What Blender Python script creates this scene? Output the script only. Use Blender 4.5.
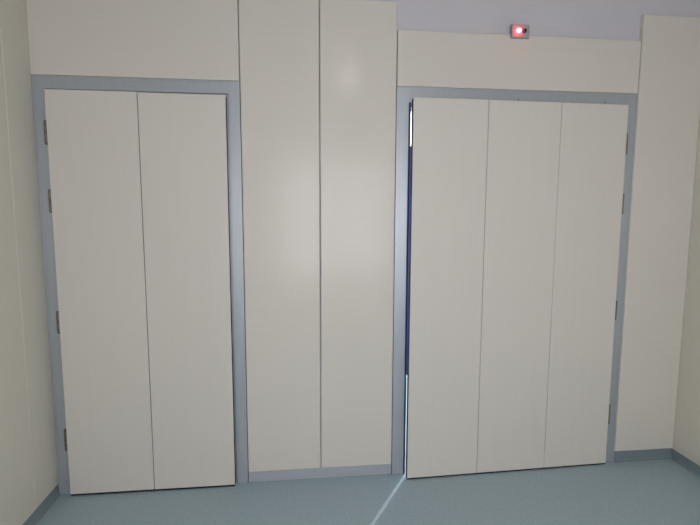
import bpy, bmesh, math
from mathutils import Vector, Matrix

# ------------------------------------------------------------------ scene, camera, world, light
scene = bpy.context.scene
for o in list(bpy.data.objects):
    bpy.data.objects.remove(o, do_unlink=True)
COL = scene.collection

F_PX, YAW, PITCH, ROLL = 477.9, 0.1108, -0.1101, 0.0031
CAM = Vector((0.3112, -2.5495, 1.5078))
cam_data = bpy.data.cameras.new('camera')
cam_data.sensor_width = 36.0
cam_data.lens = F_PX * 36.0 / 700.0
cam_data.clip_start = 0.02
cam = bpy.data.objects.new('camera', cam_data)
COL.objects.link(cam)
fw = Vector((math.sin(YAW) * math.cos(PITCH), math.cos(YAW) * math.cos(PITCH), math.sin(PITCH)))
rt = Vector((math.cos(YAW), -math.sin(YAW), 0))
up = rt.cross(fw)
r2 = rt * math.cos(ROLL) + up * math.sin(ROLL)
u2 = -rt * math.sin(ROLL) + up * math.cos(ROLL)
m = Matrix((r2, u2, -fw)).transposed().to_4x4()
m.translation = CAM
cam.matrix_world = m
scene.camera = cam

world = bpy.data.worlds.new('world')
scene.world = world
world.use_nodes = True
world.node_tree.nodes['Background'].inputs[0].default_value = (0.55, 0.65, 0.8, 1)
world.node_tree.nodes['Background'].inputs[1].default_value = 0.3

vs = scene.view_settings
vs.view_transform = 'Standard'
vs.look = 'None'
vs.gamma = 1.0
vs.use_curve_mapping = False
vs.exposure = -0.06

FILL_STRENGTH = 7.3          # glow of the added window behind the camera, main fill light
LAMP_STRENGTH = 44.0           # round ceiling lamp inside the room
CORRIDOR_WATTS = 210.0          # bulkhead lamp in the corridor behind the ajar door


def lamp(name, loc, watts, radius, color):
    d = bpy.data.lights.new(name, 'POINT')
    d.energy = watts
    d.shadow_soft_size = radius
    d.color = color
    o = bpy.data.objects.new(name, d)
    o.location = loc
    COL.objects.link(o)
    return o


lamp('corridor_lamp_light', (2.19, 2.02, 2.34), CORRIDOR_WATTS, 0.012, (0.86, 0.94, 1.0))


# ------------------------------------------------------------------ materials
def mat(name, color, rough=0.5, metal=0.0, spec=0.5, coat=0.0):
    M = bpy.data.materials.new(name)
    M.use_nodes = True
    b = M.node_tree.nodes['Principled BSDF']
    b.inputs['Base Color'].default_value = (*color, 1)
    b.inputs['Roughness'].default_value = rough
    b.inputs['Metallic'].default_value = metal
    b.inputs['Specular IOR Level'].default_value = spec
    b.inputs['Coat Weight'].default_value = coat
    b.inputs['Coat Roughness'].default_value = 0.125
    return M


def grain(M, c1, c2, scale=(1, 1, 1), noise=20.0, bump=0.0, detail=3.0, lo=0.35, hi=0.65, dist=0.001):
    """noise-driven colour between c1 and c2 plus a fine relief, in object coordinates"""
    nt = M.node_tree
    b = nt.nodes['Principled BSDF']
    tc = nt.nodes.new('ShaderNodeTexCoord')
    mp = nt.nodes.new('ShaderNodeMapping')
    mp.inputs['Scale'].default_value = scale
    nz = nt.nodes.new('ShaderNodeTexNoise')
    nz.inputs['Scale'].default_value = noise
    nz.inputs['Detail'].default_value = detail
    cr = nt.nodes.new('ShaderNodeValToRGB')
    cr.color_ramp.elements[0].position = lo
    cr.color_ramp.elements[1].position = hi
    cr.color_ramp.elements[0].color = (*c1, 1)
    cr.color_ramp.elements[1].color = (*c2, 1)
    nt.links.new(tc.outputs['Object'], mp.inputs['Vector'])
    nt.links.new(mp.outputs['Vector'], nz.inputs['Vector'])
    nt.links.new(nz.outputs['Fac'], cr.inputs['Fac'])
    nt.links.new(cr.outputs['Color'], b.inputs['Base Color'])
    if bump:
        bp = nt.nodes.new('ShaderNodeBump')
        bp.inputs['Strength'].default_value = bump
        bp.inputs['Distance'].default_value = dist
        nt.links.new(nz.outputs['Fac'], bp.inputs['Height'])
        nt.links.new(bp.outputs['Normal'], b.inputs['Normal'])
        nt.links.new(bp.outputs['Normal'], b.inputs['Coat Normal'])
    return M


def emit(name, color, strength, rough=0.4):
    M = mat(name, (0.8, 0.8, 0.8), rough)
    b = M.node_tree.nodes['Principled BSDF']
    b.inputs['Emission Color'].default_value = (*color, 1)
    b.inputs['Emission Strength'].default_value = strength
    return M


CREAM = grain(mat('cream_laminate', (0.75, 0.72, 0.64), 0.42, spec=0.4, coat=0.22),
              (0.745, 0.712, 0.642), (0.755, 0.722, 0.652), scale=(1.2, 1.2, 40), noise=2.2, bump=0.13, detail=2.0, dist=0.004)
CREAM_WALL = grain(mat('cream_wall_laminate', (0.73, 0.70, 0.61), 0.42, spec=0.5),
                   (0.712, 0.685, 0.592), (0.722, 0.695, 0.602), scale=(1.2, 26, 1.2), noise=2.2, bump=0.06, detail=2.0, dist=0.003)
CREAM_LEAF = grain(mat('cream_door_laminate', (0.74, 0.71, 0.645), 0.45, spec=0.45),
                   (0.738, 0.705, 0.645), (0.748, 0.715, 0.655), scale=(18, 18, 1.0), noise=2.0, bump=0.03, detail=2.0, dist=0.002)
WHITE = grain(mat('white_paint', (0.8, 0.79, 0.82), 0.75, spec=0.3),
              (0.645, 0.64, 0.68), (0.665, 0.66, 0.70), noise=3.0, bump=0.03)
FRAME = grain(mat('blue_grey_aluminium', (0.40, 0.45, 0.53), 0.42, metal=0.5),
              (0.485, 0.525, 0.565), (0.51, 0.55, 0.59), scale=(30, 30, 1.0), noise=3.0, bump=0.03, detail=2.0)
BASE = grain(mat('grey_aluminium_base', (0.40, 0.43, 0.48), 0.4, metal=0.25),
             (0.475, 0.515, 0.555), (0.505, 0.545, 0.585), scale=(1, 1, 20), noise=4.0)
FLOOR = grain(mat('teal_vinyl', (0.2, 0.3, 0.33), 0.38, spec=0.5),
              (0.36, 0.48, 0.535), (0.415, 0.535, 0.59), noise=75.0, bump=0.03, detail=3.0, lo=0.38, hi=0.62)
COVE = grain(mat('teal_vinyl_skirting', (0.17, 0.25, 0.29), 0.42, spec=0.45),
             (0.20, 0.255, 0.28), (0.235, 0.295, 0.32), noise=150.0, detail=3.0)
JSEAL = grain(mat('slate_blue_seal', (0.05, 0.06, 0.13), 0.6, spec=0.2), (0.045, 0.055, 0.12), (0.06, 0.07, 0.15), noise=12.0)
NAVY = grain(mat('navy_edge', (0.012, 0.016, 0.05), 0.7, spec=0.15), (0.010, 0.014, 0.045), (0.016, 0.02, 0.06), noise=12.0)
SHADE_BLACK = grain(mat('painted_shade_black', (0.01, 0.011, 0.012), 0.8, spec=0.2), (0.009, 0.010, 0.011), (0.014, 0.015, 0.016), noise=30.0)  # black for the painted shade under the door leaves
BLUE = grain(mat('blue_seal', (0.03, 0.06, 0.25), 0.35), (0.035, 0.075, 0.30), (0.05, 0.10, 0.38), noise=12.0)
STEEL = grain(mat('hinge_steel', (0.42, 0.39, 0.35), 0.32, metal=0.85), (0.22, 0.20, 0.18), (0.30, 0.275, 0.25), noise=60.0)
DARKSTEEL = grain(mat('dark_hinge_pin', (0.05, 0.045, 0.04), 0.4, metal=0.6), (0.04, 0.036, 0.03), (0.07, 0.06, 0.05), noise=60.0)
HOUSING = grain(mat('metal_housing', (0.48, 0.47, 0.48), 0.35, metal=0.3), (0.40, 0.39, 0.40), (0.46, 0.45, 0.46), noise=30.0)
HOUSING_DARK = grain(mat('housing_rim', (0.14, 0.14, 0.14), 0.45, metal=0.3), (0.11, 0.11, 0.11), (0.17, 0.17, 0.17), noise=30.0)
GREENLENS = grain(mat('unlit_green_lens', (0.01, 0.04, 0.035), 0.15), (0.008, 0.035, 0.03), (0.014, 0.05, 0.042), noise=20.0)
REDLENS = emit('glowing_red_lens', (1.0, 0.07, 0.11), 48.0)
CEIL = grain(mat('ceiling_paint', (0.5, 0.5, 0.5), 0.8), (0.40, 0.40, 0.41), (0.44, 0.44, 0.45), noise=4.0)
PLASTER = grain(mat('rear_paint', (0.3, 0.33, 0.36), 0.7), (0.30, 0.33, 0.36), (0.33, 0.36, 0.39), noise=3.0)
LAMPGLASS = emit('lamp_diffuser_glass', (1.0, 0.96, 0.9), LAMP_STRENGTH)
FILL_GLASS = emit('fill_glow_glass', (0.985, 0.955, 0.995), FILL_STRENGTH)  # glowing panes of the added fill window
CLAMP = emit('corridor_lamp_glass', (0.86, 0.94, 1.0), 4.0)
WHITEMETAL = grain(mat('white_enamel', (0.75, 0.75, 0.75), 0.4), (0.73, 0.73, 0.73), (0.78, 0.78, 0.78), noise=10.0)


# ------------------------------------------------------------------ geometry helpers
def add_box(bm, x0, x1, y0, y1, z0, z1):
    v = [bm.verts.new((x, y, z)) for z in (z0, z1) for y in (y0, y1) for x in (x0, x1)]
    for f in ((0, 2, 3, 1), (4, 5, 7, 6), (0, 1, 5, 4), (2, 6, 7, 3), (0, 4, 6, 2), (1, 3, 7, 5)):
        bm.faces.new([v[i] for i in f])


def add_cyl(bm, c, r, h, axis='Z', n=16, r2=None):
    M = Matrix.Translation(c)
    if axis == 'Y':
        M = M @ Matrix.Rotation(math.pi / 2, 4, 'X')
    elif axis == 'X':
        M = M @ Matrix.Rotation(math.pi / 2, 4, 'Y')
    bmesh.ops.create_cone(bm, cap_ends=True, segments=n, radius1=r, radius2=r if r2 is None else r2, depth=h, matrix=M)


def link(name, bm, material, parent=None, smooth=False):
    bmesh.ops.recalc_face_normals(bm, faces=bm.faces)
    me = bpy.data.meshes.new(name)
    bm.to_mesh(me)
    bm.free()
    me.materials.append(material)
    if smooth:
        for p in me.polygons:
            p.use_smooth = True
    o = bpy.data.objects.new(name, me)
    COL.objects.link(o)
    o.parent = parent
    return o


def boxes(name, lst, material, parent=None, bevel=0.0, seg=2):
    bm = bmesh.new()
    for b in lst:
        add_box(bm, *b)
    if bevel:
        bmesh.ops.bevel(bm, geom=list(bm.edges), offset=bevel, segments=seg, profile=0.5, affect='EDGES')
    return link(name, bm, material, parent, smooth=False)


def prism(name, profile, axis_pts, material, parent=None):
    """profile: list of (out, z); axis_pts: two (x,y) ends and an outward (x,y) unit vector"""
    (ax, ay), (bx, by), (ox, oy) = axis_pts
    bm = bmesh.new()
    A = [bm.verts.new((ax + ox * d, ay + oy * d, z)) for d, z in profile]
    B = [bm.verts.new((bx + ox * d, by + oy * d, z)) for d, z in profile]
    n = len(profile)
    for i in range(n):
        bm.faces.new((A[i], A[(i + 1) % n], B[(i + 1) % n], B[i]))
    bm.faces.new(A)
    bm.faces.new(B[::-1])
    return link(name, bm, material, parent)


def empty(name, loc=(0, 0, 0)):
    o = bpy.data.objects.new(name, None)
    o.location = loc
    o.empty_display_size = 0.1
    COL.objects.link(o)
    return o


def tag(o, label, cat=None, kind=None, group=None):
    o['label'] = label
    if cat:
        o['category'] = cat
    if kind:
        o['kind'] = kind
    if group:
        o['group'] = group
    return o


# ------------------------------------------------------------------ measured layout (metres, cladding plane y = 0, room at y < 0)
XL, XA, XB, XC, XD, XR = -0.958, 0.031, 0.434, 0.838, 2.200, 2.584
YB = -3.4                      # wall behind the camera
ZTOP, ZBASE, ZHEAD, ZPAN, ZCEIL = 2.150, 0.064, 2.434, 2.570, 2.95
YW = 0.022                     # painted wall face behind the cladding
YP = -0.006                    # face of the cladding panels
YC = 0.172                     # corridor side of the wall
G = 0.0022                     # half joint between panels

# ------------------------------------------------------------------ setting
tag(boxes('floor', [(XL - 0.1, XR + 0.1, YB - 0.1, YC, -0.08, 0.0)], FLOOR),
    'teal speckled vinyl floor in front of the cream doors', 'floor', 'structure')
tag(boxes('ceiling', [(XL - 0.1, XR + 0.1, YB - 0.1, YC, ZCEIL, ZCEIL + 0.08)], CEIL),
    'plain pale grey ceiling above the cream wall panels', 'ceiling', 'structure')

wall_back = tag(boxes('wall_back', [
    (XA + 0.001, XC - 0.001, YW, YC, 0, ZTOP),
    (XD + 0.001, XR, YW, YC, 0, ZTOP),
    (XL, XR, YW, YC, ZTOP, ZCEIL)], WHITE),
    'white painted wall behind the cream cladding, with two door openings', 'wall', 'structure')


def panel(x0, x1, z0, z1, parent, y0=YP, y1=YW, material=CREAM):
    return boxes('cladding_panel', [(x0 + G, x1 - G, y0, y1, z0, z1)], material, parent, bevel=0.004)


panel(XL - G, XA, ZTOP + 0.002, 2.80, wall_back)
panel(XA, XB, ZBASE, 2.585, wall_back)
panel(XB, XC, ZBASE, 2.570, wall_back)
panel(XC, XD, ZTOP + 0.002, ZHEAD, wall_back)
panel(XD, XR + G, ZBASE, ZPAN, wall_back)

wall_left = tag(boxes('wall_left', [(XL - 0.1, XL - 0.012, YB, YC, 0, ZCEIL)], WHITE),
                'cream panelled wall at the left edge of the picture', 'wall', 'structure')
wall_right = tag(boxes('wall_right', [(XR + 0.012, XR + 0.1, YB, YC, 0, ZCEIL)], WHITE),
                 'cream panelled wall at the right edge of the picture', 'wall', 'structure')
ys = [YW - 0.002, -0.222, -1.422, -2.622, YB]
for i in range(4):
    boxes('cladding_panel', [(XL - 0.012, XL, ys[i + 1] + 0.0008, ys[i] - 0.0008, ZBASE - 0.006, 2.80)], CREAM_WALL, wall_left, bevel=0.003)
ys = [YW - 0.002, -1.2, -2.4, YB]
for i in range(3):
    boxes('cladding_panel', [(XR, XR + 0.012, ys[i + 1] + 0.0008, ys[i] - 0.0008, ZBASE - 0.006, 2.80)], CREAM_WALL, wall_right, bevel=0.003)

# wall behind the camera, with a glowing window added as unseen fill light
WX0, WX1, WZ0, WZ1 = 0.05, 1.50, 0.65, 2.12
tag(boxes('wall_rear', [(XL, WX0, YB - 0.1, YB, 0, ZCEIL), (WX1, XR, YB - 0.1, YB, 0, ZCEIL),
                        (WX0, WX1, YB - 0.1, YB, 0, WZ0), (WX0, WX1, YB - 0.1, YB, WZ1, ZCEIL)], PLASTER),
    'plain wall behind the camera around the added fill window', 'wall', 'structure')
win = tag(empty('fill_window_1', ((WX0 + WX1) / 2, YB - 0.05, WZ0)),
          'glowing two-pane window added behind the camera as fill light', 'window', 'structure')


def under(o, root):
    o.parent = root
    o.matrix_parent_inverse = Matrix.Translation(root.location).inverted()
    return o


wm = (WX0 + WX1) / 2
wf = under(boxes('fill_window_frame', [(WX0, WX0 + 0.05, YB - 0.08, YB - 0.01, WZ0, WZ1), (WX1 - 0.05, WX1, YB - 0.08, YB - 0.01, WZ0, WZ1),
                                  (WX0 + 0.05, WX1 - 0.05, YB - 0.08, YB - 0.01, WZ0, WZ0 + 0.05),
                                  (WX0 + 0.05, WX1 - 0.05, YB - 0.08, YB - 0.01, WZ1 - 0.05, WZ1),
                                  (wm - 0.025, wm + 0.025, YB - 0.08, YB - 0.01, WZ0 + 0.05, WZ1 - 0.05)], WHITEMETAL), win)
under(boxes('pane', [(WX0 + 0.05, wm - 0.025, YB - 0.055, YB - 0.045, WZ0 + 0.05, WZ1 - 0.05)], FILL_GLASS), win)
under(boxes('pane', [(wm + 0.025, WX1 - 0.05, YB - 0.055, YB - 0.045, WZ0 + 0.05, WZ1 - 0.05)], FILL_GLASS), win)

# skirting: vinyl coved up the side walls and the right end, grey metal under the middle panels
cove = [(-0.0115, 0.0), (0.012, 0.0), (0.003, 0.005), (-0.003, 0.014), (-0.007, ZBASE - 0.006), (-0.0115, ZBASE - 0.006)]
tag(prism('baseboard_left', cove, ((XL, 0.0), (XL, YB), (1, 0)), COVE),
    'dark teal vinyl skirting along the left wall', 'baseboard', 'structure')
tag(prism('baseboard_right', cove, ((XR, 0.0), (XR, YB), (-1, 0)), COVE),
    'dark teal vinyl skirting along the right wall', 'baseboard', 'structure')
tag(prism('baseboard_corner', [(0.0, 0.0), (0.014, 0.0), (0.006, 0.005), (0.002, 0.014), (0.001, ZBASE), (0.0, ZBASE)],
          ((XD, 0.0), (XR, 0.0), (0, -1)), COVE),
    'short blue-grey skirting under the cream panel right of the wide door', 'baseboard', 'structure')
boxes('skirting_backing', [(XD + 0.001, XR, 0.0, YW, 0, ZBASE)], COVE, bpy.data.objects['baseboard_corner'])
bc = tag(boxes('baseboard_middle', [(XA + 0.002, XC - 0.016, 0.002, YW, 0, ZBASE - 0.001)], BASE, bevel=0.0015),
         'grey metal skirting under the two tall cream panels', 'baseboard', 'structure')
boxes('end_cap', [(XC - 0.0155, XC - 0.002, 0.003, YW, 0, ZBASE - 0.001)], BASE, bc, bevel=0.0015)


# ------------------------------------------------------------------ doors
def slab(name, poly, y0, y1, material, parent):
    """flat bar: polygon in x-z, extruded from y0 to y1"""
    bm = bmesh.new()
    A = [bm.verts.new((x, y0, z)) for x, z in poly]
    B = [bm.verts.new((x, y1, z)) for x, z in poly]
    n = len(poly)
    bm.faces.new(A)
    bm.faces.new(B[::-1])
    for i in range(n):
        bm.faces.new((A[i], B[i], B[(i + 1) % n], A[(i + 1) % n]))
    return link(name, bm, material, parent)


def door_frame(root, x0, x1, in0, in1, zin, stops):
    """blue-grey frame: two jambs and a head mitred together, each with a raised outer lip"""
    fr = empty('door_frame', (0, 0, 0))
    fr.parent = root
    d = YC + 0.004
    e = 0.009
    for a, b, s in ((x0, in0, 1), (x1, in1, -1)):
        slab('jamb', [(a, 0), (b, 0), (b, zin), (a, ZTOP)], 0.0, d, FRAME, fr)
        slab('jamb_lip', [(a, 0), (a + s * e, 0), (a + s * e, ZTOP - e), (a, ZTOP)], -0.004, 0.0, FRAME, fr)
        if (s > 0 and stops[0]) or (s < 0 and stops[1]):
            boxes('door_stop', [(min(b, b + s * 0.016), max(b, b + s * 0.016), 0.024, d, 0.0, zin)], FRAME, fr)
    slab('head', [(in0, zin), (in1, zin), (x1, ZTOP), (x0, ZTOP)], 0.0, d, FRAME, fr)
    slab('head_lip', [(x0 + e, ZTOP - e), (x1 - e, ZTOP - e), (x1, ZTOP), (x0, ZTOP)], -0.004, 0.0, FRAME, fr)
    boxes('door_stop', [(in0 + 0.016, in1 - 0.016, 0.024, d, zin - 0.014, zin)], FRAME, fr)
    return fr


HINGE_Z = (1.875, 1.545, 0.935, 0.308)


def hinges(root, x, y, side):
    """knuckle hinges: two barrels on a pin, a plate on the jamb and one on the leaf; side = +1 jamb to the left"""
    for z in HINGE_Z:
        bm = bmesh.new()
        add_box(bm, x - side * 0.017, x - side * 0.004, 0.0 - 0.004, 0.0, z - 0.052, z + 0.052)
        h = link('hinge', bm, STEEL, root)
        for k in (-1, 1):
            bm = bmesh.new()
            add_cyl(bm, (x, y, z + k * 0.0275), 0.0085, 0.051, n=14)
            link('knuckle', bm, STEEL, h, smooth=False)
        bm = bmesh.new()
        add_cyl(bm, (x, y, z), 0.0055, 0.114, n=12)
        link('hinge_pin', bm, DARKSTEEL, h)
        boxes('hinge_arm', [(x - 0.0022, x + 0.0022, y, -0.001, z - 0.05, z + 0.05)], DARKSTEEL, h)


# --- narrow door on the left: closed, hung on its left edge, two cream boards
d1 = tag(empty('door_1', (0, 0, 0)), 'narrower closed cream door of two boards with four hinges on its left', 'door', 'structure')
door_frame(d1, XL + 0.002, XA - 0.001, -0.900, -0.028, 2.089, (True, True))
leaf = boxes('door_leaf', [(-0.884, -0.0385, -0.026, 0.014, 0.0125, 2.072)], NAVY, d1)
boxes('leaf_board', [(-0.888, -0.4625, -0.034, -0.026, 0.0115, 2.079)], CREAM_LEAF, leaf, bevel=0.0028)
boxes('leaf_board', [(-0.4595, -0.0375, -0.034, -0.026, 0.0115, 2.076)], CREAM_LEAF, leaf, bevel=0.0028)
boxes('under_leaf_shade', [(-0.886, -0.0385, -0.030, 0.012, 0.002, 0.0125)], SHADE_BLACK, leaf)  # black strip standing in for the shade below the leaf
hinges(d1, -0.8950, -0.026, 1)

# --- wide door on the right: three boards, hung on its right edge, a hand's breadth short of shut
d2 = tag(empty('door_2', (0, 0, 0)), 'wider cream door of three boards standing slightly ajar', 'door', 'structure')
fr2 = door_frame(d2, XC + 0.001, XD - 0.001, 0.9155, 2.118, 2.074, (False, True))
for sx in (1.507, 2.010):
    bm = bmesh.new()
    add_cyl(bm, (sx, -0.0010, 2.102), 0.0045, 0.003, axis='Y', n=10)
    link('screw', bm, STEEL, fr2)
boxes('jamb_seal', [(0.9050, 0.9150, -0.004, 0.0, 0.0, 2.072)], JSEAL, fr2, bevel=0.001, seg=1)

PX, PY = 2.131, -0.030
ANG = math.radians(1.80)
W = 2.131 - 0.9135
leaf2 = boxes('door_leaf', [(-W + 0.001, -0.001, 0.008, 0.036, 0.0105, 2.080)], NAVY, d2)
leaf2.location = (PX, PY, 0)
leaf2.rotation_euler = (0, 0, ANG)
x1, x2 = -(PX - 1.322), -(PX - 1.735)
for a, b in ((-W, x1 - 0.001), (x1 + 0.001, x2 - 0.001), (x2 + 0.001, 0.0)):
    boxes('leaf_board', [(a, b, 0.0, 0.008, 0.009, 2.085)], CREAM_LEAF, leaf2, bevel=0.0025)
boxes('edge_seal', [(-W - 0.0060, -W + 0.001, 0.018, 0.036, 0.60, 1.84)], BLUE, leaf2, bevel=0.0015, seg=1)
boxes('under_leaf_shade', [(-W + 0.001, -0.001, 0.003, 0.036, 0.001, 0.0105)], SHADE_BLACK, leaf2)  # same dark strip, painted shade between leaf and floor
hinges(d2, 2.137, -0.020, -1)

# ------------------------------------------------------------------ warning lamp above the wide door
wl = tag(empty('warning_light', (1.4935, YW, ZHEAD)),
         'small metal box with a glowing red lamp and a dark one, above the wide door', 'warning light')
under(boxes('housing', [(1.448, 1.547, -0.0155, YP - 0.0005, 2.414, 2.4835), (1.456, 1.538, YP - 0.0005, YW, ZHEAD + 0.001, 2.480)], HOUSING, None), wl)
under(boxes('face_plate', [(1.4495, 1.5455, -0.020, -0.0155, 2.4155, 2.482)], HOUSING, None, bevel=0.001, seg=1), wl)


def lens(name, x, z, r, material, ring):
    bm = bmesh.new()
    prof = [(r, -0.021), (r, -0.028), (r * 0.86, -0.034), (r * 0.5, -0.037)]
    n = 18
    rings = []
    for rr, y in prof:
        rings.append([bm.verts.new((x + rr * math.cos(2 * math.pi * i / n), y, z + rr * math.sin(2 * math.pi * i / n))) for i in range(n)])
    for A, B in zip(rings, rings[1:]):
        for i in range(n):
            bm.faces.new((A[i], A[(i + 1) % n], B[(i + 1) % n], B[i]))
    bm.faces.new(rings[0])
    bm.faces.new(rings[-1])
    o = under(link(name, bm, material, None, smooth=False), wl)
    bm = bmesh.new()
    add_cyl(bm, (x, -0.0213, z), r * 1.15, 0.0026, axis='Y', n=18)
    under(link('lens_ring', bm, ring), wl)
    return o


lr = lens('red_lens', 1.484, 2.449, 0.0105, REDLENS, HOUSING)
lr['label'] = 'glowing red lamp'
lg = lens('dark_lens', 1.516, 2.449, 0.0105, GREENLENS, HOUSING_DARK)
lg['label'] = 'unlit dark green lamp'

# ------------------------------------------------------------------ ceiling lamp of the room (above and behind the camera's view)
cl = tag(empty('ceiling_lamp', (0.845, -2.58, ZCEIL)), 'round white ceiling lamp above the camera', 'lamp')
bm = bmesh.new()
add_cyl(bm, (0, 0, -0.02), 0.15, 0.04, n=40)
link('lamp_base', bm, WHITEMETAL, cl)
bm = bmesh.new()
bmesh.ops.create_uvsphere(bm, u_segments=32, v_segments=12, radius=0.12)
for v in bm.verts:
    v.co.z = v.co.z * 0.32 - 0.05
link('lamp_diffuser', bm, LAMPGLASS, cl, smooth=True)

# ------------------------------------------------------------------ corridor behind the ajar door
CX0, CX1, CY1, CZ = XL - 0.1, 3.3, 2.9, 2.6
cf = tag(boxes('floor_corridor', [(CX0, CX1, YC, CY1, -0.08, 0.0)], FLOOR), 'teal vinyl corridor floor behind the ajar door', 'floor', 'structure')
tag(boxes('ceiling_corridor', [(CX0, CX1, YC, CY1, CZ, CZ + 0.08)], WHITE), 'white corridor ceiling behind the ajar door', 'ceiling', 'structure')
tag(boxes('wall_corridor_far', [(CX0, CX1, CY1, CY1 + 0.1, 0, CZ)], CEIL), 'pale grey corridor wall seen through the door gap', 'wall', 'structure')
tag(boxes('wall_corridor_left', [(CX0 - 0.1, CX0, YC, CY1, 0, CZ)], WHITE), 'white corridor end wall on the left', 'wall', 'structure')
tag(boxes('wall_corridor_right', [(CX1, CX1 + 0.1, YC, CY1, 0, CZ)], WHITE), 'white corridor end wall on the right', 'wall', 'structure')
tag(boxes('wall_corridor_near', [(XR + 0.1, CX1, YC - 0.05, YC, 0, CZ)], WHITE), 'white corridor wall beyond the right corner', 'wall', 'structure')
bl = tag(empty('corridor_lamp', (2.19, 2.02, CZ)), 'small bulkhead lamp on the corridor ceiling', 'lamp')
bm = bmesh.new()
add_cyl(bm, (0, 0, -0.02), 0.09, 0.04, n=24)
link('lamp_base', bm, WHITEMETAL, bl)
bm = bmesh.new()
add_cyl(bm, (0, 0, -0.08), 0.05, 0.08, n=24, r2=0.07)
link('lamp_glass', bm, CLAMP, bl, smooth=False)
